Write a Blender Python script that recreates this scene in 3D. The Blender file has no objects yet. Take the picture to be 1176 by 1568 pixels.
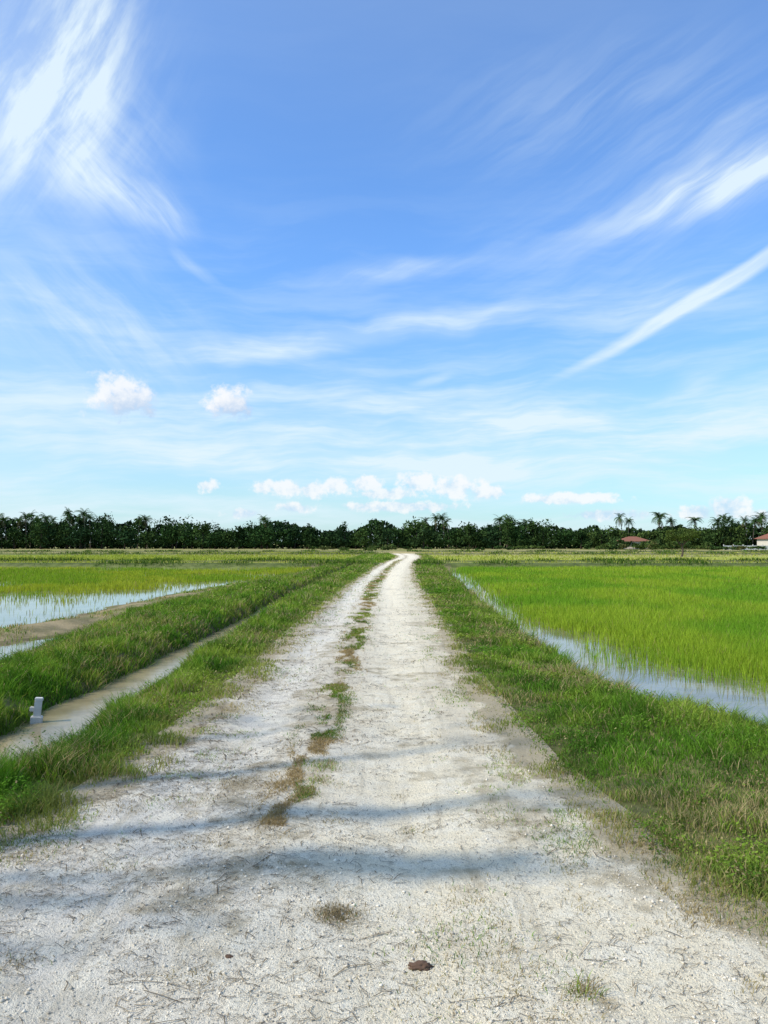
import bpy, math, random
import numpy as np
from mathutils import Vector, Matrix
random.seed(3); rng=np.random.default_rng(7)
scene=bpy.context.scene
scene.view_settings.view_transform='Standard'
scene.view_settings.look='None'
scene.view_settings.exposure=0
scene.view_settings.gamma=1

# ------------------------------------------------------------- camera
CAM_H=1.6; PITCH=math.radians(2.33)
cd=bpy.data.cameras.new("camera"); cam=bpy.data.objects.new("camera",cd)
scene.collection.objects.link(cam); scene.camera=cam
cam.location=(0,0,CAM_H); cam.rotation_euler=(math.radians(90)+PITCH,0,0)
cd.sensor_fit='VERTICAL'; cd.sensor_height=24; cd.lens=24*1180/1568
cd.clip_start=0.05; cd.clip_end=9000

# ------------------------------------------------------------- noise
def _h(ix,iy,s):
    v=np.sin(ix*127.1+iy*311.7+s*74.7)*43758.5453
    return v-np.floor(v)
def vn(x,y,s=0):
    x=np.asarray(x,float); y=np.asarray(y,float)
    ix=np.floor(x); iy=np.floor(y); fx=x-ix; fy=y-iy
    fx=fx*fx*(3-2*fx); fy=fy*fy*(3-2*fy)
    a=_h(ix,iy,s);b=_h(ix+1,iy,s);c=_h(ix,iy+1,s);d=_h(ix+1,iy+1,s)
    return a+(b-a)*fx+(c-a)*fy+(a-b-c+d)*fx*fy
def fbm(x,y,s=0,o=4):
    x=np.asarray(x,float); y=np.asarray(y,float)
    r=0;a=.5;t=0
    for i in range(o):
        r=r+a*vn(x*2**i+i*17.3,y*2**i-i*9.1,s+i); t+=a; a*=.5
    return r/t
def sst(a,b,x):
    t=np.clip((x-a)/(b-a),0,1); return t*t*(3-2*t)

# ------------------------------------------------------------- layout curves (metres)
def Lx(Y): return np.interp(Y,[0,2.5,3,4.12,4.63,5.13,6.3,7.6,10,16,30,50,67,85,100,120],[-2.9,-2.8,-2.5,-2.05,-1.91,-1.69,-1.6,-1.54,-1.47,-1.46,-1.15,-.5,0.35,1.5,1.9,1.2])
def Rx(Y): return np.interp(Y,[0,1.5,2.56,3.1,4.03,4.63,5.94,7.6,10,16,30,50,67,85,100,120],[2.9,2.6,2.0,1.55,1.17,1.145,.97,.92,.87,1.04,1.15,1.7,2.5,3.9,4.6,4.4])
def Bx(Y): return np.interp(Y,[0,12,20,36,42,67,120],[-5.9,-5.9,-6.6,-6.0,-5.3,-4.6,-3.2])
def Ex(Y): return np.interp(Y,[0,5,7.7,8.8,11.2,18.8,36,42,67,120],[4.6,4.3,3.65,2.95,2.7,2.74,3.45,3.7,4.8,6.5])
def Dx(Y): return np.interp(Y,[0,7,25,40,67,120],[-3.55,-3.35,-3.25,-3.0,-2.3,-1.2])+.22*(fbm(np.asarray(Y)*.45,np.asarray(Y)*0,12)-.5)
def Dw(Y): return np.interp(Y,[0,9,14,20,40],[1.,1.,.8,.55,.4])*(.8+.5*fbm(np.asarray(Y)*1.1,np.asarray(Y)*0,13))
def RiceR(Y): return np.interp(Y,[4,7.7,9.7,11.2,13.2,14.5,16,17.5,20,42,67],[7.5,6.2,4.85,3.9,3.5,4.0,3.8,2.95,3.15,4.1,5.2])
def ridge(X,Y):   # raised mud strip in the left paddy
    rx=np.interp(Y,[10,13,15.5,19,22,28,32.6,36],[-11,-9.2,-7.9,-7.1,-6.9,-6.9,-6.4,-6.0])
    return np.exp(-((X-rx+0.9*(fbm(X*.7,Y*.5,3)-.5))/0.95)**2)*sst(8,11,Y)*(1-sst(36,40,Y))
BUNDS=[(59,.32,1.0),(74,.22,.7),(118,.3,1.2),(150,.3,1.2)]
def H(X,Y):
    X=np.asarray(X,float); Y=np.asarray(Y,float)
    w=0.16*(fbm(X*0,Y*.6,11)-.5)*2
    L=Lx(Y);R=Rx(Y);B=Bx(Y)+w;E=Ex(Y);D=Dx(Y)
    field=-.335+.05*(fbm(X*.45,Y*.3,5)-.5)
    far=sst(56,62,Y); field=field*(1-far)+far*(-.2)
    zl=np.interp(X-B,[-.6,0,.9,1.5],[0,.1,.9,1.0])
    zl=field*(1-zl)+(-.01)*zl
    zl=np.maximum(zl,-.335+.16*ridge(X,Y))
    dd=np.abs(X-D)/Dw(Y)+.12*(fbm(X*3,Y*3,14)-.5); dz=np.interp(dd,[0,.33,.48,.75,1.05],[-.47,-.44,-.22,-.06,0])*(1-sst(60,85,Y))
    z=np.where(X<D-.86,np.minimum(zl,np.where(X<D-1.05,0,dz)),dz)
    zr=np.interp(X-E,[-1.2,-.55,0,.35],[1,.8,.12,0])
    zr=field*(1-zr)
    z=np.where(X>R+.1,zr,z)
    off=(X<L)|(X>R)
    z=z+np.where(off,.05*(fbm(X*1.6,Y*1.6,8)-.5)*(1-far*.6),0)
    for by,bh,bw in BUNDS:
        yy=by+2.5*(fbm(X*.05,X*0,21+by)-.5); e_=np.exp(-((Y-yy)/bw)**2)
        z=np.where(off&(e_>.02),np.maximum(z,-.36+(bh+.16)*e_),z)
    ins=(~off)
    rut=-.022*(np.exp(-((X-.1)/.28)**2)+np.exp(-((X+1.12)/.25)**2))
    rel=rut+.035*(fbm(X*1.1,Y*1.1,31)-.5)+.016*(fbm(X*6,Y*6,32)-.5)
    z=z+np.where(ins,rel*sst(0,.25,np.minimum(X-L,R-X)),0)
    return z

# ------------------------------------------------------------- mesh helpers
def grid_mesh(name,xs,ys,zf):
    Xg,Yg=np.meshgrid(xs,ys) if np.ndim(xs)==1 else (xs,ys)
    ny,nx=Xg.shape
    Z=zf(Xg,Yg)
    co=np.stack([Xg,Yg,Z],-1).reshape(-1,3)
    i=np.arange(ny-1)[:,None]*nx+np.arange(nx-1)[None,:]
    f=np.stack([i,i+1,i+1+nx,i+nx],-1).reshape(-1,4)
    return quick_mesh(name,co,f,4)
def quick_mesh(name,co,faces,k,extra=None):
    me=bpy.data.meshes.new(name)
    co=np.asarray(co,np.float32)
    nf=len(faces)
    loops=np.asarray(faces,np.int32).ravel(); tot=np.full(nf,k,np.int32)
    if extra is not None:
        loops=np.concatenate([loops,np.asarray(extra,np.int32).ravel()]); tot=np.concatenate([tot,np.full(len(extra),3,np.int32)])
    starts=np.concatenate([[0],np.cumsum(tot)[:-1]]).astype(np.int32)
    me.vertices.add(len(co)); me.vertices.foreach_set("co",co.ravel())
    me.loops.add(len(loops)); me.loops.foreach_set("vertex_index",loops)
    me.polygons.add(len(tot)); me.polygons.foreach_set("loop_start",starts)
    try: me.polygons.foreach_set("loop_total",tot)
    except Exception: pass
    me.update(calc_edges=True); me.validate()
    return me
def add_col(me,col,name="col"):
    a=me.attributes.new(name,'FLOAT_COLOR','POINT')
    c=np.ones((len(me.vertices),4),np.float32); c[:,:3]=col
    a.data.foreach_set("color",c.ravel())
def add_f(me,v,name):
    a=me.attributes.new(name,'FLOAT','POINT'); a.data.foreach_set("value",np.asarray(v,np.float32).ravel())
def obj(name,me,mat=None,parent=None,smooth=False,loc=None):
    o=bpy.data.objects.new(name,me); scene.collection.objects.link(o)
    if mat: me.materials.append(mat)
    if parent: o.parent=parent
    if smooth: me.polygons.foreach_set("use_smooth",np.ones(len(me.polygons),bool))
    if loc: o.location=loc
    return o
def verts(me):
    c=np.zeros(len(me.vertices)*3,np.float32); me.vertices.foreach_get("co",c); return c.reshape(-1,3)

# ------------------------------------------------------------- node helper
class N:
    def __init__(s,nt): s.nt=nt; nt.nodes.clear()
    def node(s,t,**k):
        n=s.nt.nodes.new(t)
        for a,b in k.items(): setattr(n,a,b)
        return n
    def put(s,sock,v):
        if isinstance(v,bpy.types.NodeSocket): s.nt.links.new(v,sock)
        elif v is not None:
            try: sock.default_value=v
            except Exception: sock.default_value=(*v,1.0)
    def m(s,op,a,b=None,c=None,clamp=False):
        n=s.node('ShaderNodeMath',operation=op); n.use_clamp=clamp
        for i,v in enumerate((a,b,c)):
            if v is not None: s.put(n.inputs[i],v)
        return n.outputs[0]
    def mr(s,v,a,b,c=0.,d=1.,smooth=True):
        n=s.node('ShaderNodeMapRange'); n.interpolation_type='SMOOTHSTEP' if smooth else 'LINEAR'
        for i,x in enumerate((v,a,b,c,d)): s.put(n.inputs[i],x)
        return n.outputs[0]
    def mix(s,f,a,b,blend='MIX'):
        n=s.node('ShaderNodeMix',data_type='RGBA',blend_type=blend)
        s.put(n.inputs[0],f)
        for i,v in ((6,a),(7,b)):
            if isinstance(v,bpy.types.NodeSocket): s.put(n.inputs[i],v)
            else: n.inputs[i].default_value=(*v,1.) if len(v)==3 else v
        return n.outputs[2]
    def noise(s,vec,scale,detail=4,rough=.55,dist=0.):
        n=s.node('ShaderNodeTexNoise'); s.put(n.inputs['Vector'],vec)
        n.inputs['Scale'].default_value=scale;n.inputs['Detail'].default_value=detail
        n.inputs['Roughness'].default_value=rough;n.inputs['Distortion'].default_value=dist
        return n.outputs[0]
    def comb(s,x,y,z=0.):
        n=s.node('ShaderNodeCombineXYZ')
        for i,v in enumerate((x,y,z)): s.put(n.inputs[i],v)
        return n.outputs[0]
    def attr(s,name,out='Fac'):
        n=s.node('ShaderNodeAttribute'); n.attribute_name=name; return n.outputs[out]
    def bump(s,h,strength,dist,normal=None):
        n=s.node('ShaderNodeBump'); n.inputs['Strength'].default_value=strength; n.inputs['Distance'].default_value=dist
        s.put(n.inputs['Height'],h)
        if normal is not None: s.put(n.inputs['Normal'],normal)
        return n.outputs[0]
def newmat(name):
    m=bpy.data.materials.new(name); m.use_nodes=True; return m,N(m.node_tree)
def principled(n,col,rough=.8,normal=None,spec=.3):
    p=n.node('ShaderNodeBsdfPrincipled'); n.put(p.inputs['Base Color'],col)
    n.put(p.inputs['Roughness'],rough); p.inputs['Specular IOR Level'].default_value=spec
    if normal is not None: n.put(p.inputs['Normal'],normal)
    o=n.node('ShaderNodeOutputMaterial'); n.nt.links.new(p.outputs[0],o.inputs[0]); return p
def pos(n): return n.node('ShaderNodeNewGeometry').outputs['Position']

def leaf_mat(name,trans=.35):
    m,n=newmat(name)
    c=n.attr("col",'Color')
    p=n.node('ShaderNodeBsdfDiffuse'); n.put(p.inputs[0],c)
    o=n.node('ShaderNodeOutputMaterial')
    if trans<=0: n.nt.links.new(p.outputs[0],o.inputs[0]); return m
    t=n.node('ShaderNodeBsdfTranslucent'); n.put(t.inputs[0],n.mix(1.,c,(1.15,1.1,.6),'MULTIPLY'))
    x=n.node('ShaderNodeMixShader'); x.inputs[0].default_value=trans
    n.nt.links.new(p.outputs[0],x.inputs[1]); n.nt.links.new(t.outputs[0],x.inputs[2])
    n.nt.links.new(x.outputs[0],o.inputs[0]); return m
def flat_mat(name,col,rough=.8,spec=.3,nscale=20,var=.25):
    m,n=newmat(name); q=n.noise(pos(n),nscale,5)
    c=n.mix(q,tuple(v*(1-var) for v in col),tuple(min(1,v*(1+var)) for v in col))
    principled(n,c,rough,n.bump(q,.3,.02),spec); return m
M_grass=leaf_mat("grass_blades"); M_rice=leaf_mat("rice_blades",.42); M_leaf=leaf_mat("tree_leaves",0)
M_litter=leaf_mat("dry_litter",0)

# ground
m,n=newmat("ground_soil"); P=pos(n); gc=n.attr("col",'Color')
a=n.noise(P,1.3,4,.6); b=n.noise(P,22,3,.6)
c=n.mix(n.mr(a,.3,.7),n.mix(1.,gc,(.62,.66,.6),'MULTIPLY'),n.mix(1.,gc,(1.25,1.2,1.2),'MULTIPLY'))
c=n.mix(n.mr(b,.35,.7,0,.5),c,n.mix(1.,c,(.5,.5,.45),'MULTIPLY'))
principled(n,c,.95,n.bump(b,.6,.03),.15); M_ground=m
# road
m,n=newmat("crushed_limestone"); P=pos(n)
big=n.noise(P,.9,4,.6); med=n.noise(P,6,4,.65); fine=n.noise(P,60,4,.7); vf=n.noise(P,210,2,.7)
sx=n.node('ShaderNodeSeparateXYZ'); n.put(sx.inputs[0],P); X=sx.outputs[0]
str_=n.noise(n.comb(n.m('MULTIPLY',X,11.),n.m('MULTIPLY',sx.outputs[1],.7)),1.,3)
rut=n.attr("rut")
warm=n.mr(n.m('ADD',X,n.m('MULTIPLY',n.m('SUBTRACT',big,.5),2.4)),-1.5,.3)
c=n.mix(warm,(.72,.66,.55),(.88,.765,.545))
c=n.mix(n.mr(med,.42,.64,0,.65),c,(.92,.84,.66))
c=n.mix(n.m('MULTIPLY',n.mr(n.m('SUBTRACT',1.,rut),.3,1.),.40),c,(.56,.47,.32))
c=n.mix(n.mr(big,.52,.68,0,.42),c,(.52,.44,.31))
c=n.mix(n.mr(str_,.53,.68,0,.42),c,(.54,.46,.32))
c=n.mix(n.mr(fine,.54,.66,0,.6),c,(.36,.31,.23))
c=n.mix(n.mr(vf,.57,.66,0,.6),c,(.30,.27,.22))
soil=n.attr("soil"); sm=n.mr(n.m('ADD',soil,n.m('MULTIPLY',n.m('SUBTRACT',n.noise(P,5,5,.7),.5),1.5)),.35,.85)
c=n.mix(n.m('MULTIPLY',sm,.75),c,n.mix(fine,(.26,.20,.11),(.50,.41,.25)))
hh=n.m('ADD',n.m('MULTIPLY',fine,.7),n.m('ADD',n.m('MULTIPLY',vf,.4),n.m('MULTIPLY',med,1.2)))
principled(n,c,.95,n.bump(hh,.8,.035),.1); M_road=m
# water
def water(name,deep,rough,bs,spec=.5):
    m,n=newmat(name); P=pos(n)
    w=n.noise(P,7,3,.5); c=n.mix(n.mr(n.noise(P,1.2,4),.35,.65),deep,tuple(v*1.7 for v in deep))
    p=principled(n,c,rough,n.bump(w,bs,.01),spec); p.inputs['IOR'].default_value=1.33
    return m
M_water=water("paddy_water",(.15,.135,.09),.05,.14)
M_ditch=water("muddy_water",(.22,.18,.10),.15,.15)

# ------------------------------------------------------------- ground sheet
def geo(a,b,k): return np.geomspace(a,b,k)
xp=np.concatenate([np.arange(0,8,.08),np.arange(8,30,.5),geo(30,2500,45)])
xs=np.unique(np.concatenate([-xp,xp]))
ys=np.concatenate([-geo(12,600,15)[::-1],np.arange(-11,2,.4),np.arange(2,22,.09),np.arange(22,60,.3),np.arange(60,180,.6),geo(181,6000,45)])
def Hg(X,Y):
    z=H(X,Y)
    ins=np.minimum(X-Lx(Y)+.4,Rx(Y)+.4-X)
    return z-.06*sst(.1,.3,ins)*(Y<121)
me=grid_mesh("ground",xs,ys,Hg)
v=verts(me); X=v[:,0];Y=v[:,1]
col=np.zeros((len(v),3))
mud=np.array([.30,.24,.13]); ver=np.array([.15,.15,.05])
col[:]=mud
B=Bx(Y);E=Ex(Y)
fieldm=(X<B)|(X>E)
isver=(~fieldm)
col[isver]=ver
dk_=np.exp(-((X-Dx(Y))/.6)**4)[:,None]; col[:]=col*(1-dk_)+np.array([.13,.10,.05])*dk_
wet=(v[:,2]<-.27)[:,None]*fieldm[:,None]*(Y<56)[:,None]; col[:]=np.where(wet,col*.65,col)
mg=(sst(.5,.62,fbm(X*1.1,Y*.7,19))*fieldm)[:,None]*.5; col[:]=col*(1-mg)+np.array([.17,.20,.05])*mg
def zone(y0,y1,c,msk=None,soft=1.):
    w=(sst(y0-soft,y0+soft,Y)*(1-sst(y1-soft,y1+soft,Y)))[:,None]
    if msk is not None: w=w*msk[:,None]
    col[:]=col*(1-w)+np.array(c)*w
rice=np.array([.19,.30,.035])
zone(30,58,rice*.8,(X<B-.6).astype(float),4); zone(18,58,rice*.7,(X>RiceR(Y)+.2).astype(float),3)
lf=(X<0).astype(float); rt=1-lf
zone(61,73,(.30,.32,.05),lf);zone(75,117,(.27,.33,.035),lf)
zone(61,73,(.26,.29,.06),rt);zone(75,117,(.40,.42,.07),rt)
zone(119,149,(.34,.32,.09),lf);zone(119,149,(.50,.40,.17),rt)
zone(151,6000,(.28,.27,.08),None)
strip=((fbm(X*.012,Y*.06,77,3)>.53)&(Y>75)&(Y<230)).astype(float)
col[:]=col*(1-.6*strip[:,None])+np.array([.50,.40,.20])*.6*strip[:,None]
for by,bh,bw in BUNDS:
    yy=by+2.5*(fbm(X*.05,X*0,21+by)-.5); w=np.exp(-((Y-yy)/(bw*1.1))**2)[:,None]*.85
    col[:]=col*(1-w)+np.array([.08,.11,.03])*w
add_col(me,col); obj("ground",me,M_ground,smooth=True)

# ------------------------------------------------------------- road
ysr=np.concatenate([np.arange(-9,1.5,.3),np.arange(1.5,14,.04),np.arange(14,40,.15),np.arange(40,121,.6)])
t=np.linspace(0,1,110)
Yr=np.repeat(ysr[:,None],110,1); l=Lx(Yr)-.32; r=Rx(Yr)+.32
Xr=l+(r-l)*t[None,:]
me=grid_mesh("dirt_road",Xr,Yr,lambda a,b:H(a,b)+.006)
v=verts(me);X=v[:,0];Y=v[:,1]
ed=np.minimum(X-Lx(Y),Rx(Y)-X)
def midX(Y): return np.interp(Y,[0,30,50,67,85,100,120],[-.56,-.40,.3,1.1,2.4,2.9,2.4])
midx=midX(Y)+.10*(fbm(Y*.9,Y*0,44)-.5)
cs=np.exp(-((X-midx)/.16)**2)*(.66*sst(4.6,7,Y)+.08*sst(9,14,Y))
soil=np.maximum(1.05*(1-sst(-.2,.32,ed+.45*(fbm(X*2.5,Y*2.5,41)-.5))),cs)
soil=np.maximum(soil,.60*sst(.55,.72,fbm(X*1.4,Y*1.6,43,4)+.05*(X<-.6))*(Y<16))
for (px,py,r_,k) in [(-.2,3.42,.13,1.0),(.12,3.44,.1,.5),(.34,3.6,.16,.5),(-.62,4.1,.2,.5),(-.95,5.2,.3,.8),(.35,3.0,.2,.5),(.75,2.75,.12,.7),(-.5,5.4,.2,.7),(.5,2.6,.3,.4),(-1.3,5.4,.25,.6),(-1.2,6.6,.2,.5)]:
    soil=np.maximum(soil,k*np.exp(-((X-px)**2+((Y-py)*.9)**2)/r_**2))
add_f(me,soil,"soil")
wob=.12*(fbm(Y*.5,Y*0,45)-.5)
rutv=np.maximum(np.exp(-((X-midx-.68+wob)/.36)**2),.8*np.exp(-((X-midx+.52+wob)/.24)**2)); rutv=np.maximum(rutv,(1-sst(4.5,8,Y))*.8)
add_f(me,rutv,"rut"); obj("dirt_road",me,M_road,smooth=True)

# ------------------------------------------------------------- water sheets
yw=np.concatenate([np.arange(-6,58,1.)])
def strip_mesh(name,xa,xb,z,mat):
    tt=np.linspace(0,1,8); Yw=np.repeat(yw[:,None],8,1)
    Xw=xa(Yw)+(xb(Yw)-xa(Yw))*tt[None,:]
    obj(name,grid_mesh(name,Xw,Yw,lambda a,b:a*0+z),mat,smooth=True)
strip_mesh("paddy_water",lambda y:y*0-90,lambda y:Bx(y)+.5,-.300,M_water)
strip_mesh("paddy_water",lambda y:Ex(y)-.35,lambda y:y*0+90,-.300,M_water)
strip_mesh("ditch_water",lambda y:Dx(y)-.5,lambda y:Dx(y)+.5,-.285,M_ditch)

# ------------------------------------------------------------- blades
def blades(x,y,z,h,w,lean,col,az=None,leanaz=None):
    k=len(x)
    az=rng.uniform(0,2*np.pi,k) if az is None else az
    la=rng.uniform(0,2*np.pi,k) if leanaz is None else leanaz
    ca,sa=np.cos(az)*w*.5,np.sin(az)*w*.5
    lx,ly=np.cos(la)*lean,np.sin(la)*lean
    b=np.stack([x,y,z],-1)
    co=np.zeros((k,5,3))
    co[:,0]=b+np.stack([-ca,-sa,0*x-.01],-1); co[:,1]=b+np.stack([ca,sa,0*x-.01],-1)
    mm=b+np.stack([lx*.35,ly*.35,h*.6],-1)
    co[:,2]=mm+np.stack([ca*.8,sa*.8,0*x],-1); co[:,3]=mm-np.stack([ca*.8,sa*.8,0*x],-1)
    co[:,4]=b+np.stack([lx,ly,h],-1)
    i=np.arange(k)*5
    q=np.stack([i,i+1,i+2,i+3],-1); tr=np.stack([i+3,i+2,i+4],-1)
    c=np.repeat(col[:,None,:],5,1)
    return co.reshape(-1,3),q,tr,c.reshape(-1,3)
def mesh_from(name,parts,mat):
    co=[];q=[];tr=[];c=[];o=0
    for a,b,d,e in parts:
        co.append(a);q.append(b+o);tr.append(d+o);c.append(e);o+=len(a)
    me=quick_mesh(name,np.concatenate(co),np.concatenate(q),4,np.concatenate(tr))
    add_col(me,np.concatenate(c)); return obj(name,me,mat)
def powY(n_,a,b,p):
    u=rng.uniform(0,1,n_); e=1-p
    return (a**e+u*(b**e-a**e))**(1/e)
G1=np.array([.12,.26,.025]);G2=np.array([.28,.38,.055]);G3=np.array([.46,.37,.18]);G0=np.array([.05,.12,.018])
def gcol(x,y,k,dry=.1,s=50):
    q=fbm(x*1.3,y*1.3,s)[:,None]; q2=sst(.3,.7,q)
    c=G1*(1-q2)+G2*q2
    d=fbm(x*3,y*3,s+4)
    c=np.where((d<.44)[:,None],c*.4+G0*.6,c)
    c=c*rng.uniform(.6,1.3,(k,1))
    dr=rng.uniform(0,1,k)<dry*(0.4+2.2*sst(.45,.65,fbm(x*.9,y*.9,s+9)))
    c=np.where(dr[:,None],G3*rng.uniform(.6,1.2,(k,1)),c); return c
def verge(name,n_,xlo,xhi,hf,roadedge,ymin=2.2,ymax=115,dry=.12,seed=50,tall=None):
    Y=powY(n_,ymin,ymax,1.75); u=rng.uniform(0,1,n_)
    X=xlo(Y)+(xhi(Y)-xlo(Y))*u
    d=roadedge(X,Y)+.65*(fbm(X*2.2,Y*2.2,seed+1)-.5)
    cl=fbm(X*4.5,Y*4.5,seed+2,3)
    keep=rng.uniform(0,1,n_)<sst(-.15,.4,d)*(.25+.75*sst(.3,.5,cl+.3*sst(.3,.9,d)))
    X=X[keep];Y=Y[keep];d=d[keep];cl=cl[keep];k=len(X)
    z=H(X,Y)
    h=hf(X,Y)*(.35+1.35*sst(.25,.75,cl))*rng.uniform(.5,1.3,k)*sst(-.35,.5,d+.1)
    h=np.maximum(h,.015)
    sc=np.maximum(1,(Y/4.5))**.85
    w=rng.uniform(.003,.0065,k)*sc; h=h*(1+.1*np.minimum(sc,5)/5)
    lean=h*rng.uniform(.2,1.1,k)
    c=gcol(X,Y,k,dry,seed)
    e=(1-sst(0,.6,d))[:,None]*.6; c=c*(1-e)+np.array([.32,.29,.10])*e
    return blades(X,Y,z,h,w,lean,c)
hr=lambda X,Y:.04+.055*sst(.3,1.6,X-Rx(Y))+.07*sst(-.5,0,X-Ex(Y))
hl=lambda X,Y:.045+.06*sst(.4,.8,Lx(Y)-X)+.05*(1-sst(5,7,Y))
hb=lambda X,Y:.10+0*X
mesh_from("verge_grass",[verge("r",180000,lambda Y:Rx(Y)-.3,lambda Y:Ex(Y)+.1,hr,lambda X,Y:X-Rx(Y),seed=50,dry=.22)],M_grass)
mesh_from("verge_grass",[verge("l",115000,lambda Y:Dx(Y)+.36*Dw(Y),lambda Y:Lx(Y)+.3,hl,lambda X,Y:Lx(Y)-X,seed=60,dry=.14,ymin=3.2)],M_grass)
mesh_from("bund_grass",[verge("b",120000,lambda Y:Bx(Y)-.05,lambda Y:Dx(Y)-.34*Dw(Y),hb,lambda X,Y:X*0+.6,seed=70,dry=.12,ymin=5)],M_grass)

# small creeping weeds with broad leaves on the verges
def leaves(x,y,z,s,c):
    k=len(x); az=rng.uniform(0,2*np.pi,k); tilt=rng.uniform(-.7,.7,k)
    d=np.stack([np.cos(az)*np.cos(tilt),np.sin(az)*np.cos(tilt),np.sin(tilt)],-1)*s[:,None]
    p=np.stack([-np.sin(az),np.cos(az),rng.uniform(-.5,.5,k)],-1)*s[:,None]*.30
    b=np.stack([x,y,z],-1); co=np.stack([b,b+d*.5+p,b+d,b+d*.5-p],1).reshape(-1,3)
    i=np.arange(k)*4
    return co,np.stack([i,i+1,i+2,i+3],-1),np.zeros((0,3),int),np.repeat(c[:,None],4,1).reshape(-1,3)
pp=[]
for (n_,lo,hi,hf,sd) in [(100000,lambda Y:Rx(Y)+.2,lambda Y:Ex(Y)-.1,hr,50),(30000,lambda Y:Dx(Y)+.42*Dw(Y),lambda Y:Lx(Y)-.15,hl,60),(80000,lambda Y:Bx(Y)+.1,lambda Y:Dx(Y)-.42*Dw(Y),hb,70)]:
    Y=powY(n_,2.8,45,1.8);X=lo(Y)+(hi(Y)-lo(Y))*rng.uniform(0,1,n_)
    q=fbm(X*2.1,Y*2.1,sd+33)+.35*(fbm(X*6,Y*6,sd+35)-.5); kp=rng.uniform(0,1,n_)<sst(.44,.56,q); X=X[kp];Y=Y[kp];k=len(X);q=q[kp]
    z=H(X,Y)+(hf(X,Y)+.01)*rng.uniform(.1,1.0,k)*(.5+1.3*sst(.45,.7,q))
    s=rng.uniform(.010,.026,k)*np.maximum(1,Y/6)**.8
    pp.append(leaves(X,Y,z,s,gcol(X,Y,k,.06,sd)*rng.uniform(.7,1.1,(k,1))))
mesh_from("weeds",pp,M_grass)

# ------------------------------------------------------------- rice
def ricep(n_,side,ymin,ymax,h0=.27):
    Y=powY(n_,ymin,ymax,1.35)
    if side>0:
        lo=RiceR(Y)-.5; hi=np.maximum(lo+2,.62*Y+4); X=lo+(hi-lo)*rng.uniform(0,1,n_)
        d=X-RiceR(Y)+1.3*(fbm(X*1.2,Y*.9,91)-.5)
        pr=.09*sst(-.6,-.2,d)+.91*sst(-.1,1.5+.9*(Y<14),d)**1.4
        pr=np.where(X<Ex(Y)+.15,0,pr)
    else:
        hi=Bx(Y)-.25; lo=np.minimum(hi-2,-.62*Y-4); X=lo+(hi-lo)*rng.uniform(0,1,n_)
        yb=np.interp(X,[-30,-14,-10.5,-8.5,-7,-6],[18,20,23,28,34,38])
        d=Y-yb+7*(fbm(X*.5,Y*.35,93)-.5)
        pr=.07+.93*sst(0,10,d)
        wat=sst(.57,.66,fbm(X*.16,Y*.22,97))
        pr=pr*(1-.85*wat); pr=pr*(1-.9*(ridge(X,Y)>.35))
        pr=np.where(Y<15,pr*.4,pr)
    kp=rng.uniform(0,1,n_)<pr; X=X[kp];Y=Y[kp];dd=np.clip(pr[kp],0,1);k=len(X)
    X=X+ (np.round(X/.18)*.18+rng.normal(0,.03,k)-X)*(Y<30); Y2=Y+(np.round(Y/.18)*.18+rng.normal(0,.03,k)-Y)*(Y<30)
    sc=np.maximum(1,Y/9)
    q=fbm(X*.35,Y*.25,88)
    h=h0*rng.uniform(.6,1.15,k)*(.6+.4*dd)*(.75+.5*q)
    c=np.array([.20,.37,.03])*(1-sst(.35,.65,q))[:,None]+np.array([.33,.45,.04])*sst(.35,.65,q)[:,None]
    if side<0: c=c*np.array([1.1,.93,1.])
    c=c*rng.uniform(.7,1.25,(k,1))
    dr=rng.uniform(0,1,k)<.03; c[dr]=[.4,.33,.12]
    return blades(X,Y2,H(X,Y2)*0-.33,h+.05,rng.uniform(.005,.008,k)*sc,h*rng.uniform(.1,.55,k),c)
mesh_from("rice_plants",[ricep(340000,1,7,58.5,.25)],M_rice)
mesh_from("rice_plants",[ricep(170000,-1,12,58.5,.19)],M_rice)
# sparse grass on the mud strip
n_=9000;Y=powY(n_,12,38,1.5);rx=np.interp(Y,[10,13,15.5,19,22,28,32.6,36],[-11,-9.2,-7.9,-7.1,-6.9,-6.9,-6.4,-6.0]);X=rx+rng.normal(0,.6,n_)
kp=fbm(X*1.6,Y*1.2,231)>.5; X=X[kp];Y=Y[kp];k=len(X)
mud_g=blades(X,Y,H(X,Y),rng.uniform(.02,.09,k),rng.uniform(.004,.008,k)*np.maximum(1,Y/8),rng.uniform(.01,.06,k),gcol(X,Y,k,.3,233))
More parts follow.
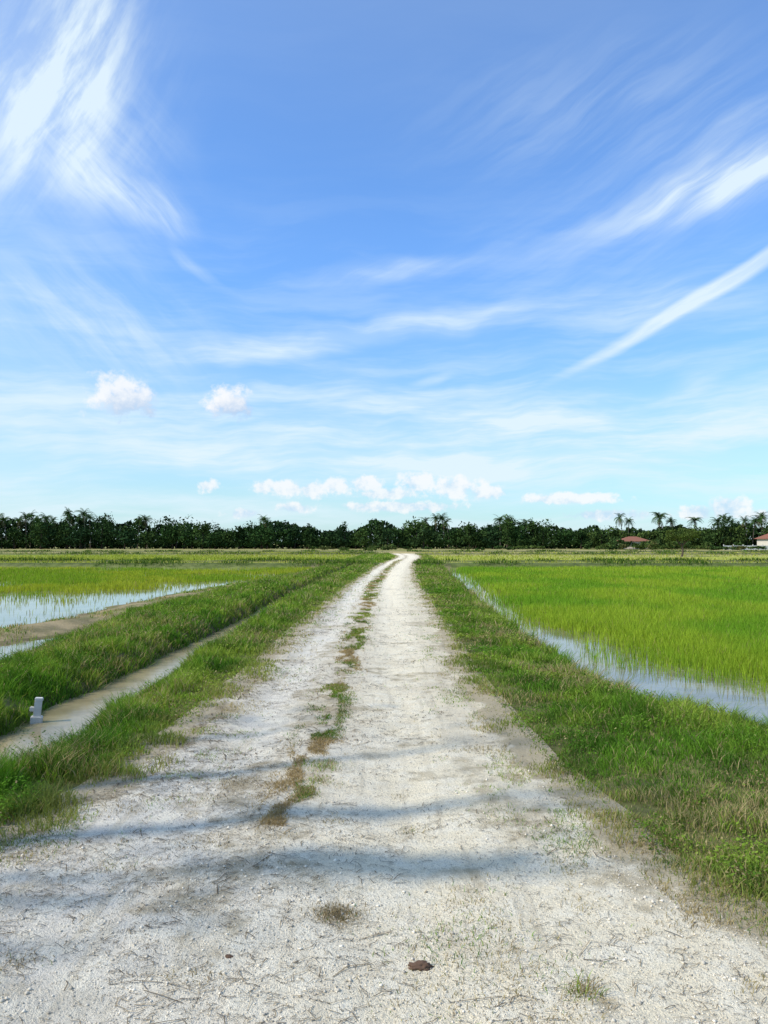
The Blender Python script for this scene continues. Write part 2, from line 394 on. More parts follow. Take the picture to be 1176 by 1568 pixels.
# far rice / weeds on bunds
def farp(n_):
    X=rng.uniform(-1,1,n_);Y=powY(n_,61,150,1.3);X=X*(Y*.62+5)
    keep=(X<Bx(Y)-.5)|(X>Ex(Y)); X=X[keep];Y=Y[keep];k=len(X)
    kp=rng.uniform(0,1,k)<np.where(X>0,.35,.8)*sst(.3,.6,fbm(X*.02,Y*.09,103,3)); X=X[kp];Y=Y[kp];k=len(X)
    q=fbm(X*.03,Y*.12,101,3)[:,None]
    c=np.array([.26,.36,.03])*(1-q)+np.array([.46,.44,.10])*q; c=c*rng.uniform(.75,1.2,(k,1))
    return blades(X,Y,H(X,Y),rng.uniform(.12,.3,k),.05*Y/60*np.ones(k),.1*np.ones(k),c)
def bundp(by,n_,bw):
    X=rng.uniform(-1,1,n_)*(by*.62+8); yy=by+2.5*(fbm(X*.05,X*0,21+by)-.5)+rng.normal(0,bw*.5,n_)
    g=fbm(X*.35,yy*0,int(by)); kp=(rng.uniform(0,1,n_)<sst(.3,.6,g))&((X<Lx(yy)-.1)|(X>Rx(yy)+.1));X=X[kp];yy=yy[kp];g=g[kp];k=len(X)
    c=np.array([.09,.16,.025])*rng.uniform(.5,1.5,(k,1))
    return blades(X,yy,H(X,yy),rng.uniform(.12,.36,k)*(g*1.6),.05*by/60*np.ones(k),.15*np.ones(k),c)
mesh_from("field_grass",[mud_g,farp(80000)]+[bundp(b[0],7000,b[2]) for b in BUNDS],M_grass)

# ------------------------------------------------------------- grass patches on the road
pp=[]
n_=110000;Y=powY(n_,4.4,75,1.6);X=midX(Y)+rng.normal(0,.10,n_)*(1+.4*sst(10,20,Y))+.14*(fbm(Y*.8,Y*0,113)-.5)
q=fbm(X*8,Y*2.8,111,4)+.03*sst(7,14,Y)-.03*(1-sst(4.4,6.5,Y)); kp=(rng.uniform(0,1,n_)<sst(.43,.70,q)*.7); X=X[kp];Y=Y[kp];k=len(X)
sc=np.maximum(1,Y/4.5)**.85
c=gcol(X,Y,k,.5,112)*np.array([.92,.85,.9]); pp.append(blades(X,Y,H(X,Y)+.004,rng.uniform(.006,.026,k)*(1+.6*sst(8,20,Y)),rng.uniform(.0025,.0045,k)*sc,rng.uniform(.01,.04,k),c))
# short weeds creeping in from both road edges
n_=26000;Y=powY(n_,2.8,40,1.8);sd_=rng.uniform(0,1,n_)<.5;off=np.abs(rng.normal(0,.28,n_));X=np.where(sd_,Lx(Y)+off,Rx(Y)-off)
kp=fbm(X*4.5,Y*3.5,171,4)-.10*off>.52; X=X[kp];Y=Y[kp];k=len(X);sc=np.maximum(1,Y/4.5)**.85
pp.append(blades(X,Y,H(X,Y)+.004,rng.uniform(.006,.028,k),rng.uniform(.0025,.0045,k)*sc,rng.uniform(.01,.04,k),gcol(X,Y,k,.45,172)))
for (px,py,sd,k,h,dry) in [(-.2,3.42,.06,500,.02,.95),(.35,3.55,.12,130,.025,.5),(.3,3.15,.16,420,.022,.3),(.5,2.95,.16,380,.022,.4),(.70,2.82,.035,120,.045,.5),(.15,2.75,.14,200,.02,.5),(.62,2.65,.08,120,.02,.5),(.4,3.35,.12,200,.02,.4),
        (-.45,5.6,.09,420,.03,.15),(-.46,5.25,.06,260,.025,.2),(-.62,4.3,.10,110,.02,.6),(-1.0,5.3,.12,300,.02,.95),(-.95,4.2,.08,120,.02,.7),(-.28,4.5,.05,60,.02,.5),(-1.35,3.9,.06,80,.02,.6),(.15,4.4,.04,60,.02,.5),
        (1.45,3.9,.10,350,.03,.3),(1.5,3.55,.10,350,.03,.2),(1.65,3.3,.12,400,.035,.2),(1.3,3.3,.08,160,.025,.5),(-1.4,3.0,.06,80,.02,.8),(-.7,2.9,.05,60,.02,.8),(-1.2,4.9,.1,140,.02,.9),(1.35,4.1,.1,300,.03,.4),
        (1.3,4.6,.1,260,.025,.6),(1.2,5.4,.1,260,.025,.6),(-1.6,4.7,.1,200,.02,.8),(-.6,3.9,.06,60,.015,.8),(.1,5.0,.05,50,.015,.6)]:
    X=px+rng.normal(0,sd,k);Y=py+rng.normal(0,sd*.8,k)
    c=gcol(X,Y,k,dry,int(px*50+300)); dr=rng.uniform(0,1,k)<dry; c[dr]=np.array([.30,.23,.12])*rng.uniform(.5,1.2,(dr.sum(),1))
    pp.append(blades(X,Y,H(X,Y)+.004,h*rng.uniform(.3,1.2,k),rng.uniform(.0025,.0045,k),h*rng.uniform(.4,2.0,k),c))
mesh_from("road_grass_patches",pp,M_grass)

# straw and twigs lying on the road
n_=16000;Y=powY(n_,2.3,20,1.45);X=Lx(Y)-.1+(Rx(Y)-Lx(Y)+.2)*rng.beta(.8,1.4,n_)
kp=rng.uniform(0,1,n_)<.10+.9*sst(.50,.62,fbm(X*2.6,Y*2.2,151)+.1*(X<-.2)); X=X[kp];Y=Y[kp];n_=len(X)
az=rng.normal(.2,.8,n_);ln=rng.uniform(.012,.08,n_);ln[:220]*=2.6
w=rng.uniform(.0012,.0034,n_)*np.maximum(1,Y/3.5);w[:220]*=1.4
d=np.stack([np.cos(az),np.sin(az)],-1)*ln[:,None]
bend=rng.normal(0,.2,n_)*ln
co=np.zeros((n_,6,3));b=np.stack([X,Y],-1);pn=np.stack([-np.sin(az),np.cos(az)],-1)
for j,(tt_,s_) in enumerate([(0,1),(0,-1),(.5,-1),(.5,1),(1,1),(1,-1)]):
    co[:,j,:2]=b+d*tt_+pn*(s_*w[:,None]*.5)+pn*(bend*(1-abs(2*tt_-1)))[:,None]
    q=co[:,j,:2]; co[:,j,2]=H(q[:,0],q[:,1])+.009+.005*(tt_==.5)
i=np.arange(n_)*6
qf=np.concatenate([np.stack([i,i+1,i+2,i+3],-1),np.stack([i+3,i+2,i+5,i+4],-1)])
me=quick_mesh("twigs",co.reshape(-1,3),qf,4)
cc=np.array([.10,.075,.05])+rng.uniform(0,1,(n_,1))**2*np.array([.25,.2,.12]); add_col(me,np.repeat(cc[:,None],6,1).reshape(-1,3)); obj("twigs",me,M_litter)

# gravel
base=np.array([[0,0,1],[.9,0,.1],[-.2,.85,.2],[-.8,-.1,.15],[.1,-.9,.1],[0,0,-.6]])
fc=np.array([[0,1,2],[0,2,3],[0,3,4],[0,4,1],[5,2,1],[5,3,2],[5,4,3],[5,1,4]])
n_=34000;Y=powY(n_,2.2,9,2.0);X=Lx(Y)+(Rx(Y)-Lx(Y))*rng.uniform(0,1,n_)
kp=rng.uniform(0,1,n_)<.2+.9*sst(.4,.6,fbm(X*1.5,Y*1.5,140)+.1*(X<0));X=X[kp];Y=Y[kp];n_=len(X)
s=rng.uniform(.002,.006,n_)*np.where(rng.uniform(0,1,n_)<.06,2.3,1)
a_=rng.uniform(0,6.28,n_);ca=np.cos(a_)[:,None];sa=np.sin(a_)[:,None]
bb=base[None]*rng.uniform(.6,1.3,(n_,6,3))
co=np.stack([bb[...,0]*ca-bb[...,1]*sa,bb[...,0]*sa+bb[...,1]*ca,bb[...,2]*.7],-1)*s[:,None,None]+np.stack([X,Y,H(X,Y)+.007],-1)[:,None]
ff=(fc[None]+(np.arange(n_)*6)[:,None,None]).reshape(-1,3)
me=quick_mesh("gravel",co.reshape(-1,3),ff,3)
cc=np.array([.76,.68,.54])*rng.uniform(.45,1.15,(n_,1)); add_col(me,np.repeat(cc[:,None],6,1).reshape(-1,3))
m,n=newmat("gravel_stone"); principled(n,n.attr("col",'Color'),.9); obj("gravel",me,m)

# brown clod on the road
import bmesh
def lump(name,loc,scale,mat,seed):
    bm=bmesh.new(); bmesh.ops.create_icosphere(bm,subdivisions=4,radius=1)
    for v_ in bm.verts:
        p=v_.co; k=1+.35*(float(fbm(p.x*2+seed,p.y*2+p.z*1.7,seed))-.5)*2+.3*(float(vn(p.x*6,p.y*6+p.z*5,seed))-.5)
        v_.co=Vector((p.x*k*scale[0],p.y*k*scale[1],max(p.z,-.2)*k*scale[2]))
    me=bpy.data.meshes.new(name);bm.to_mesh(me);bm.free(); return obj(name,me,mat,smooth=True,loc=loc)
M_clod=flat_mat("dry_clod",(.12,.075,.05),.95,.1,60,.5)
lump("dirt_clod",(.14,3.02,float(H(.14,3.02))+.006),(.046,.030,.020),M_clod,5)
lump("dirt_clod",(-.6,3.05,float(H(-.6,3.05))+.006),(.015,.012,.006),M_clod,9)

# ------------------------------------------------------------- white marker post in the ditch bank
M_white=flat_mat("white_painted_concrete",(.60,.58,.52),.7,.3,30,.2)
root=bpy.data.objects.new("marker_post",None); scene.collection.objects.link(root)
root.location=(-3.66,8.2,-.25); root.rotation_euler=(0,math.radians(5),math.radians(20)); root.scale=(.85,.85,.8)
def box(name,sx,sy,sz,loc,mat,parent=None,bev=.004,rot=None):
    bm=bmesh.new(); bmesh.ops.create_cube(bm,size=1)
    for v_ in bm.verts: v_.co=Vector((v_.co.x*sx,v_.co.y*sy,v_.co.z*sz))
    if bev: bmesh.ops.bevel(bm,geom=bm.edges[:],offset=bev,segments=2,affect='EDGES')
    me=bpy.data.meshes.new(name);bm.to_mesh(me);bm.free()
    o=obj(name,me,mat,parent,loc=loc)
    if rot: o.rotation_euler=rot
    return o
box("post",.085,.07,.30,(0,0,.09),M_white,root)
box("cap",.095,.08,.045,(.004,0,.258),M_white,root,.008)
box("base",.14,.11,.12,(0,0,-.02),M_white,root,.01)
box("side_arm",.05,.05,.06,(-.066,0,.13),M_white,root,.008)

# ------------------------------------------------------------- trees
def leafcloud(c,r,n_,size,cb,lobes=7,fill=.5):
    """leaf faces spread through several overlapping lobes"""
    lc=rng.normal(0,1,(lobes,3)); lc/=np.linalg.norm(lc,axis=1)[:,None]; lc*=rng.uniform(.3,.7,(lobes,1)); lc[:,2]*=.8
    lr=rng.uniform(.35,.6,lobes)
    w=rng.integers(0,lobes,n_)
    p=rng.normal(0,1,(n_,3)); p/=np.linalg.norm(p,axis=1)[:,None]; p*=rng.uniform(fill,1.05,(n_,1))
    p=(lc[w]+p*lr[w][:,None])
    x=p*np.array(r)+np.array(c)
    a=rng.normal(0,1,(n_,3));a/=np.linalg.norm(a,axis=1)[:,None]
    b=np.cross(a,rng.normal(0,1,(n_,3)));b/=np.linalg.norm(b,axis=1)[:,None]
    s=size*rng.uniform(.5,1.2,(n_,1))
    co=np.stack([x-a*s,x+b*s*.45,x+a*s,x-b*s*.45],1).reshape(-1,3)
    i=np.arange(n_)*4
    tone=(.6+.55*rng.uniform(0,1,lobes))[w][:,None]*rng.uniform(.65,1.3,(n_,1))
    col=np.array(cb)*tone
    return co,np.stack([i,i+1,i+2,i+3],-1),np.zeros((0,3),int),np.repeat(col[:,None],4,1).reshape(-1,3)
def tube(pts,rad,k=7):
    pts=np.array(pts,float);m_=len(pts);co=[]
    for j in range(m_):
        d=pts[min(j+1,m_-1)]-pts[max(j-1,0)];d/=np.linalg.norm(d)
        a=np.cross(d,[.3,.9,.1]);a/=np.linalg.norm(a);b=np.cross(d,a)
        for i in range(k):
            t_=2*math.pi*i/k; co.append(pts[j]+(a*math.cos(t_)+b*math.sin(t_))*rad[j])
    f=[]
    for j in range(m_-1):
        for i in range(k): f.append([j*k+i,j*k+(i+1)%k,(j+1)*k+(i+1)%k,(j+1)*k+i])
    return np.array(co),np.array(f),np.zeros((0,3),int)
def withcol(t_,c): return (*t_,np.tile(np.array(c),(len(t_[0]),1)))
az_px=np.array([-120,0,60,105,150,200,270,320,370,415,470,520,575,620,680,730,790,850,890,950,1000,1045,1100,1176,1300])
hts  =np.array([10.4,10.6,10.9,11.2,10.2,10.6,11.4,7.8,9.6,10.6,7.8,8.0,10.4,9.6,10.0,8.6,10.2,8.6,9.4,7.4,7.6,8.8,7.8,9.4,9.6])
parts=[];trunks=[]
Yd=235.
x=-150.
while x<150:
    px=588+x/Yd*1180
    h=np.interp(px,az_px,hts)*random.uniform(.62,1.14)
    yy=Yd+random.uniform(0,25)
    right=px>900
    cb=random.choice([(.035,.075,.02),(.03,.06,.018),(.05,.09,.025),(.028,.06,.022)])
    if 540<px<700: cb=random.choice([(.07,.12,.03),(.05,.09,.03),(.035,.07,.02)])
    if right: cb=random.choice([(.055,.095,.025),(.035,.065,.02),(.08,.12,.03)])
    r=random.uniform(1.8,5.6)
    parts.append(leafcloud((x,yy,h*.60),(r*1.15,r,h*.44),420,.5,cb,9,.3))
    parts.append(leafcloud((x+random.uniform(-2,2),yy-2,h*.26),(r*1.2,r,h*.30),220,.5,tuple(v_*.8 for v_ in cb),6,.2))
    trunks.append(withcol(tube([(x,yy,-.3),(x+.2,yy,h*.3),(x+.1,yy,h*.6)],[.28,.22,.1],5),(.05,.04,.03)))
    x+=random.uniform(1.2,3.6)
n_=22000;X=rng.uniform(-175,175,n_);Y=264+rng.uniform(0,8,n_)
px=588+X/262*1180;ht=np.interp(px,az_px,hts)*.78*(.6+.8*fbm(X*.15,X*0,201))
Z=rng.uniform(0,1,n_)*ht
a=rng.normal(0,1,(n_,3));a/=np.linalg.norm(a,axis=1)[:,None];b=np.cross(a,rng.normal(0,1,(n_,3)));b/=np.linalg.norm(b,axis=1)[:,None]
xx=np.stack([X,Y,Z],-1);co=np.stack([xx-a*.9,xx+b*.5,xx+a*.9,xx-b*.5],1).reshape(-1,3);i=np.arange(n_)*4
parts.append((co,np.stack([i,i+1,i+2,i+3],-1),np.zeros((0,3),int),np.repeat((np.array([.03,.055,.02])*rng.uniform(.6,1.2,(n_,1)))[:,None],4,1).reshape(-1,3)))
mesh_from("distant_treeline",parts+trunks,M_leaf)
# low shrubs
sp=[]
for i_ in range(60):
    x=random.uniform(60,125); y=random.uniform(200,228); h=random.uniform(1.2,3.2)
    if 84<x<118 and y<222: h=min(h,.9)
    sp.append(leafcloud((x,y,h*.45),(random.uniform(1.5,3.2),1.6,h*.6),160,.4,random.choice([(.08,.12,.03),(.05,.09,.025),(.15,.15,.05)]),5,.2))
for x,y,h in [(70.5,229,3.6),(73.5,230,2.6),(77,229,2.6),(81,230,3.8),(84,231,4.6),(68,231,4.8),(79,228,3.2)]:
    sp.append(leafcloud((x,y,h*.45),(2.2,1.5,h*.6),260,.4,random.choice([(.08,.12,.03),(.06,.10,.03)]),6,.2))
for i_ in range(26):
    x=random.uniform(-25,45); y=random.uniform(170,225); h=random.uniform(.6,1.8)
    sp.append(leafcloud((x,y,h*.4),(random.uniform(1.2,3),1.2,h*.6),110,.35,random.choice([(.08,.12,.03),(.05,.09,.025),(.10,.12,.04)]),5,.2))
mesh_from("shrubs",sp,M_leaf)

def palm_mesh(name,h,seed,lean):
    r_=np.random.default_rng(seed)
    tops=np.array([lean,0,h]); pts=[(lean*(t_**1.7),0,h*t_-.3*(t_==0)) for t_ in np.linspace(0,1,8)]
    pr=[withcol(tube(pts,np.linspace(.2,.11,8),6),(.13,.11,.085))]
    nf=int(r_.integers(18,30)); co=[];tr=[];cc=[];o=0
    for f_ in range(nf):
        az=f_*2.399+r_.uniform(-.2,.2); el=r_.uniform(-.6,1.4); Lf=r_.uniform(2.4,3.8)
        p=tops.copy(); e=el; pl=[p.copy()]
        for s_ in range(9):
            p=p+np.array([math.cos(az)*math.cos(e),math.sin(az)*math.cos(e),math.sin(e)])*Lf/9; e-=.11+.02*s_; pl.append(p.copy())
        side=np.array([-math.sin(az),math.cos(az),0]); cb=np.array([.045,.085,.022])*r_.uniform(.6,1.4)
        if el<-.35: cb=np.array([.12,.10,.045])
        for s_ in range(1,10):
            for hf in (0,.5):
                c0=pl[s_-1]*(1-hf)+pl[s_]*hf; wd=.62*math.sin(math.pi*min(1,(s_+hf)/10.5)**.7)+.12
                fw=(pl[s_]-pl[s_-1]); 
                for sg in (-1,1):
                    a=c0; b=c0+fw*.35; t_=c0+fw*.9+side*sg*wd+np.array([0,0,-.5*wd])
                    co+= [a,b,t_]; tr.append([o,o+1,o+2]); cc+=[cb]*3; o+=3
    arr=(np.array(co),np.zeros((0,4),int),np.array(tr),np.array(cc))
    C=[];Q=[];T=[];K=[];o=0
    for a,b,d,e in pr+[arr]: C.append(a);Q.append(np.asarray(b).reshape(-1,4)+o);T.append(np.asarray(d).reshape(-1,3)+o);K.append(e);o+=len(a)
    me=quick_mesh(name,np.concatenate(C),np.concatenate(Q),4,np.concatenate(T)); add_col(me,np.concatenate(K)); me.materials.append(M_leaf); return me
PM=[palm_mesh("coconut_palm",10,i,l_) for i,l_ in enumerate((.6,-.5,1.1,.1,.8,-.9,1.6,-1.3))]
for px,h,d in [(3,10.4,262),(11,9.6,256),(24,9.4,258),(41,10.2,256),(47,10.9,260),(62,9.4,262),(76,10.1,258),(84,9.2,263),(101,11.6,256),(108,10.6,260),(117,9.4,262),(131,11.4,257),(139,10.2,260),(160,9.0,262),(211,9.3,262),(226,9.6,262),(402,9.6,258),(410,8.8,262),(655,9.2,262),(668,9.8,258),(681,10.0,258),(688,8.8,262),(766,9.2,258),(776,9.4,260),(786,8.4,260),(812,8.6,262),(955,9.8,246),(962,8.8,249),(1010,10.3,246),(1016,9.4,250),(1025,8.6,248),(1064,9.0,248),(1098,8.6,246),(1108,9.9,249),(1113,9.0,245),(1121,8.4,250),(1144,9.0,250),(1152,8.6,247),(1166,10.3,252),(1173,9.4,250),(1188,9.4,247),(-25,10.8,258),(1210,10,250)]:
    o=bpy.data.objects.new("coconut_palm",random.choice(PM)); scene.collection.objects.link(o)
    q=random.uniform(.66,1.15)
    o.location=((px-588)/1180*d,d,0); s=h/10.; o.scale=(q,q,s); o.rotation_euler=(0,0,random.uniform(0,6.28))

def broad_tree(name,base,h,spread,nl,leaf,cb,seed,crown_z=.62,lob=11,nb=9,extra=[]):
    r_=random.Random(seed); pr=[]
    bx,by,bz=base
    fork=h*.34
    pr.append(withcol(tube([(bx,by,bz-.2),(bx+.04*h,by,bz+fork*.5),(bx+.02*h,by+.02*h,bz+fork)],[h*.035,h*.028,h*.024],9),(.10,.08,.06)))
    for i_ in range(nb):
        a=i_*2.4+r_.uniform(-.3,.3); el=r_.uniform(.35,1.2); ln=spread*r_.uniform(.7,1.0)
        p0=np.array([bx+.02*h,by+.02*h,bz+fork*r_.uniform(.85,1)])
        p1=p0+np.array([math.cos(a)*ln*.35,math.sin(a)*ln*.35,h*.18]); p2=p0+np.array([math.cos(a)*ln*.85,math.sin(a)*ln*.85,h*.18+h*.35*math.sin(el)])
        pr.append(withcol(tube([p0,p1,(p1+p2)/2+[0,0,.03*h],p2],[h*.012,h*.008,h*.005,h*.002],6),(.10,.08,.06)))
        pr.append(leafcloud(p2,(spread*.42,spread*.42,h*.10),nl//nb,leaf,cb,5,.1))
    pr.append(leafcloud((bx,by,bz+h*crown_z),(spread,spread,h*.28),nl,leaf,cb,lob,.3))
    for (p,rr,k_) in extra:
        p=np.array(p); q0=np.array([bx,by,bz+h*.5])
        pr.append(withcol(tube([q0,(q0+p)/2+[0,0,.3],p,p+[rr[0]*.8,0,.05]],[.06,.04,.02,.01],6),(.10,.08,.06)))
        pr.append(leafcloud(p,rr,k_,leaf,cb,6,.1))
    return mesh_from(name,pr,M_leaf)
broad_tree("tree",(40.5,105,-.2),4.4,2.5,1500,.16,(.09,.13,.03),4)
# unseen tree added at left, limbs shaped to cast the road's shadow bands
broad_tree("added_shadow_tree",(-14.2,.3,-.3),16.5,2.5,330,.11,(.05,.09,.025),8,nb=7,extra=[((-11.7,-.05,11),(1.8,.26,.3),330),((-11.9,.75,11.0),(1.5,.18,.3),60)])

# ------------------------------------------------------------- houses and wall
M_wall=flat_mat("cream_render",(.62,.56,.46),.85,.2,3,.1); M_roof=flat_mat("terracotta_tiles",(.24,.10,.06),.8,.2,6,.25)
M_glass=flat_mat("window_glass",(.04,.05,.06),.15,.5,2,.1); M_door=flat_mat("timber_door",(.12,.06,.03),.6,.3,8,.2)
def house(name,loc,w,d,h,rh,rot=0):
    r_=bpy.data.objects.new(name,None);scene.collection.objects.link(r_);r_.location=loc;r_.rotation_euler=(0,0,rot)
    box("walls",w,d,h,(0,0,h/2),M_wall,r_,0)
    ov=.7;v_=[(-w/2-ov,-d/2-ov,h),(w/2+ov,-d/2-ov,h),(w/2+ov,d/2+ov,h),(-w/2-ov,d/2+ov,h),(-w/2+d*.42,0,h+rh),(w/2-d*.42,0,h+rh),]
    v_=[(a,b,c+.003) for a,b,c in v_]
    me=bpy.data.meshes.new("roof");me.from_pydata(v_,[],[(0,1,5,4),(1,2,5),(2,3,4,5),(3,0,4),(3,2,1,0)]);obj("roof",me,M_roof,r_)
    nw=max(2,int(w//3.2))
    for i_ in range(nw):
        xx=-w/2+w*(i_+.5)/nw
        if i_==nw//2: box("door",1.0,.08,2.1,(xx,-d/2-.045,1.06),M_door,r_,0)
        else:
            box("window_%d"%i_,1.4,.06,1.1,(xx,-d/2-.035,1.55),M_glass,r_,0); box("sill_%d"%i_,1.6,.16,.07,(xx,-d/2-.085,.96),M_white,r_,0)
    box("porch_slab",w*.4,1.8,.15,(0,-d/2-.95,.075),M_wall,r_,0)
house("brick_house",(116.6,222,-.1),14,9,3.0,2.6,.1)
house("brick_house",(76,236,-.1),9,8,2.3,1.5,-.15)
wl=bpy.data.objects.new("boundary_wall",None);scene.collection.objects.link(wl);wl.location=(101,214,-.2)
for i_ in range(5):
    box("panel_%d"%i_,2.5,.14,1.2,(-5.4+i_*2.7,0,.6),M_white,wl,0); 
for i_ in range(6): box("pillar_%d"%i_,.2,.24,1.5,(-6.75+i_*2.7,0,.75),M_white,wl,0)

# ------------------------------------------------------------- sun + sky
S=Vector((-.88,-.30,0)).normalized()*math.cos(math.radians(42)); S.z=math.sin(math.radians(42))
ld=bpy.data.lights.new("sun",'SUN'); ld.energy=4.1; ld.angle=math.radians(.65); ld.color=(1,.94,.84)
lo=bpy.data.objects.new("sun",ld); scene.collection.objects.link(lo); lo.rotation_euler=(-S).to_track_quat('-Z','Y').to_euler(); lo.location=(-20,-8,30)
w=bpy.data.worlds.new("World"); scene.world=w; w.use_nodes=True; n=N(w.node_tree)
sky=n.node('ShaderNodeTexSky'); sky.sky_type='NISHITA'; sky.sun_disc=False
sky.sun_elevation=math.radians(42); sky.sun_rotation=math.atan2(S.x,S.y); sky.air_density=1.; sky.dust_density=.6; sky.ozone_density=2.
g=n.node('ShaderNodeTexCoord').outputs['Generated']
sp_=n.node('ShaderNodeSeparateXYZ'); n.put(sp_.inputs[0],g)
AZ=n.m('ARCTAN2',sp_.outputs[0],sp_.outputs[1]); EL=n.m('ARCSINE',sp_.outputs[2])
P0=n.comb(AZ,EL)
wn=n.node('ShaderNodeTexNoise'); n.put(wn.inputs['Vector'],P0); wn.inputs['Scale'].default_value=6; wn.inputs['Detail'].default_value=3
ws=n.node('ShaderNodeSeparateXYZ'); n.put(ws.inputs[0],wn.outputs['Color'])
wx=n.m('SUBTRACT',ws.outputs[0],.5); wy=n.m('SUBTRACT',ws.outputs[1],.5)
A2=n.m('MULTIPLY_ADD',wx,.014,AZ); E2=n.m('MULTIPLY_ADD',wy,.016,EL); E_=n.m('MULTIPLY_ADD',wy,.05,EL)
PS=n.comb(A2,E2); PW=n.comb(n.m('MULTIPLY_ADD',wx,.08,AZ),n.m('MULTIPLY_ADD',wy,.06,EL)); PN=n.comb(A2,E_)
cp,sp2=math.cos(PITCH),math.sin(PITCH)
def bearing(x,y):
    u=(x-588)/1180; v_=(784-y)/1180
    d=Vector((u,cp-v_*sp2,sp2+v_*cp)).normalized(); return math.atan2(d.x,d.y),math.asin(d.z)
def mapping(vec,loc,rot,scale):
    k=n.node('ShaderNodeMapping'); k.vector_type='TEXTURE'; n.put(k.inputs[0],vec)
    k.inputs[1].default_value=(*loc,0); k.inputs[2].default_value=(0,0,rot); k.inputs[3].default_value=(*scale,1); return k.outputs[0]
def dirnoise(ang,fa,fc_,det=4):
    return n.noise(mapping(PN,(ang*3,ang),ang,(1/fa,1/fc_)),1.,det,.62)
gH=dirnoise(.03,3.2,24,5); gU=dirnoise(.42,4,36,5); gD=dirnoise(-.75,6,30,4); gP=dirnoise(1.0,7,30,5)
GR={}
def streak(x0,y0,x1,y1,wd,k,grain=.5,gn=None,sharp=False,soft=1.0):
    gn=gn or gH
    a0,e0=bearing(x0,y0);a1,e1=bearing(x1,y1);L=math.hypot(a1-a0,e1-e0)
    v_=mapping(PS if sharp else PW,((a0+a1)/2,(e0+e1)/2),math.atan2(e1-e0,a1-a0),(L*.60,wd*2.0/1180))
    gt=n.node('ShaderNodeTexGradient'); gt.gradient_type='SPHERICAL'; n.put(gt.inputs[0],v_)
    key=(gn.node.name,grain)
    if key not in GR: GR[key]=n.mr(gn,.33,.72,1-grain,1.)
    return n.m('MULTIPLY',n.mr(gt.outputs[1],0.,soft,0.,k),GR[key])
tot=None
def addm(x):
    global tot
    tot=x if tot is None else n.m('ADD',tot,x)
addm(streak(845,585,1430,225,8,.95,.5,gU,True,.7))
addm(streak(885,352,1420,160,24,1.0,.75,gU)); addm(streak(980,300,1420,120,50,.35,.75,gU))
addm(streak(640,470,1300,170,80,.20,.85,gU)); addm(streak(580,200,1300,60,60,.20,.95,gU))
addm(streak(-60,330,230,-120,50,1.0,.80,gP)); addm(streak(-60,260,260,-80,110,.30,.9,gP))
addm(streak(60,190,190,310,28,.55,.85,gD)); addm(streak(120,270,310,352,22,.80,.75,gD))
addm(streak(-20,60,300,340,90,.32,.8,gD)); addm(streak(240,365,352,444,7,.45,.7,gD))
addm(streak(-80,400,360,570,70,.45,.8,gD))
addm(streak(200,562,640,494,17,.75,.65)); addm(streak(480,512,860,465,15,.65,.65)); addm(streak(780,475,1250,425,24,.40,.7))
addm(streak(440,440,740,390,13,.42,.7,gU))
addm(streak(-250,590,1450,625,44,.50,.8)); addm(streak(0,690,1400,692,20,.65,.7)); addm(streak(650,650,1400,640,28,.45,.8))
addm(streak(735,740,792,711,4,.7,.5,gU,True)); addm(streak(625,592,705,571,6,.6,.5,gU)); addm(streak(1020,596,1120,572,12,.40,.5,gU))
vm=n.mr(gH,.38,.72)
addm(n.m('MULTIPLY',vm,n.mr(EL,.50,.05,.02,.48)))
addm(n.mr(EL,.32,.02,0.,.36))
addm(n.mr(AZ,-.25,-.6,0.,.22))
addm(n.mr(EL,.40,.95,0.,.26))
cir=n.m('MINIMUM',tot,.93)
tint=n.mix(n.mr(EL,.0,.40),(.88,1.45,1.75),(1.35,1.95,2.6))
skyc=n.mix(1.,sky.outputs[0],tint,'MULTIPLY')
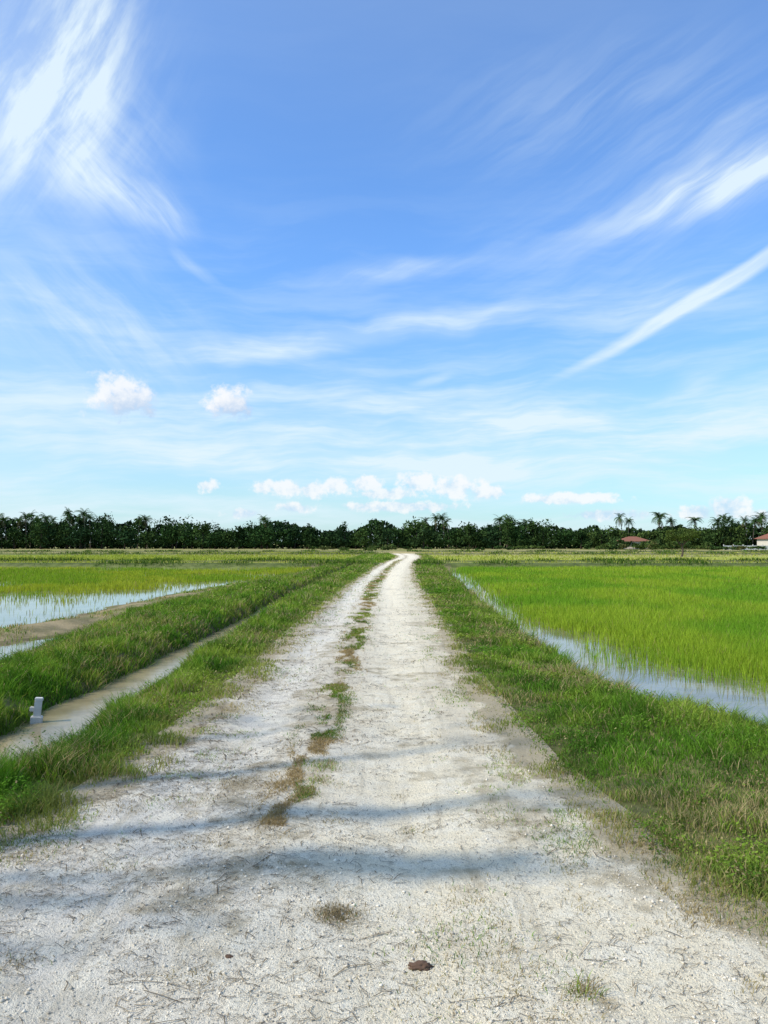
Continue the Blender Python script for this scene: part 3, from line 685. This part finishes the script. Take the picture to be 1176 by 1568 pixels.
c=n.mix(cir,skyc,(7.9,9.3,10.2))
# small cumulus
hn=n.noise(P0,42,4,.62)
hterm=n.m('MULTIPLY_ADD',hn,2.6,-1.3)
def puffr(x,y,rx,ry):
    a0,e0=bearing(x,y)
    v_=mapping(P0,(a0,e0),0,(rx/1180,ry/1180))
    l_=n.node('ShaderNodeVectorMath',operation='LENGTH'); n.put(l_.inputs[0],v_); return l_.outputs['Value'],v_
def puff(x,y,rx,ry,k=.9):
    global c
    l_,v_=puffr(x,y,rx,ry); s_=n.node('ShaderNodeSeparateXYZ'); n.put(s_.inputs[0],v_)
    mk=n.mr(n.m('ADD',l_,hterm),1.15,.45,0.,k)
    sh=n.mr(n.m('SUBTRACT',n.m('MULTIPLY_ADD',s_.outputs[0],.5,hterm),s_.outputs[1]),-.5,1.0)
    c=n.mix(mk,c,n.mix(sh,(9.9,9.9,10.0),(4.6,6.2,8.6)))
puff(185,608,48,34,.85); puff(348,617,38,26,.9)
mn=None
for q in [(318,744,18,11),(405,746,20,12),(440,748,34,13),(478,750,26,16),(515,744,26,14),(560,741,32,17),(590,756,60,10),(635,740,28,20),(695,746,40,19),(745,754,38,14),(450,778,30,9),(610,776,110,9),(375,786,30,8),(870,764,80,9),(1115,778,32,18),(1070,785,26,12),(930,788,80,9),(1165,790,30,9)]:
    l_,_=puffr(*q); mn=l_ if mn is None else n.m('MINIMUM',mn,l_)
rr=n.m('ADD',mn,hterm)
c=n.mix(n.mr(rr,1.1,.5,0.,.8),c,n.mix(n.mr(n.m('MULTIPLY_ADD',EL,-9.,n.m('MULTIPLY_ADD',hterm,1.1,.75)),-.1,.8),(9.9,9.9,10.0),(5.6,7.5,9.4)))
bg=n.node('ShaderNodeBackground'); n.put(bg.inputs[0],c); bg.inputs[1].default_value=.1
o=n.node('ShaderNodeOutputWorld'); n.nt.links.new(bg.outputs[0],o.inputs[0])
try: w.cycles.sampling_method='MANUAL'; w.cycles.sample_map_resolution=256
except Exception as ex: print(ex)
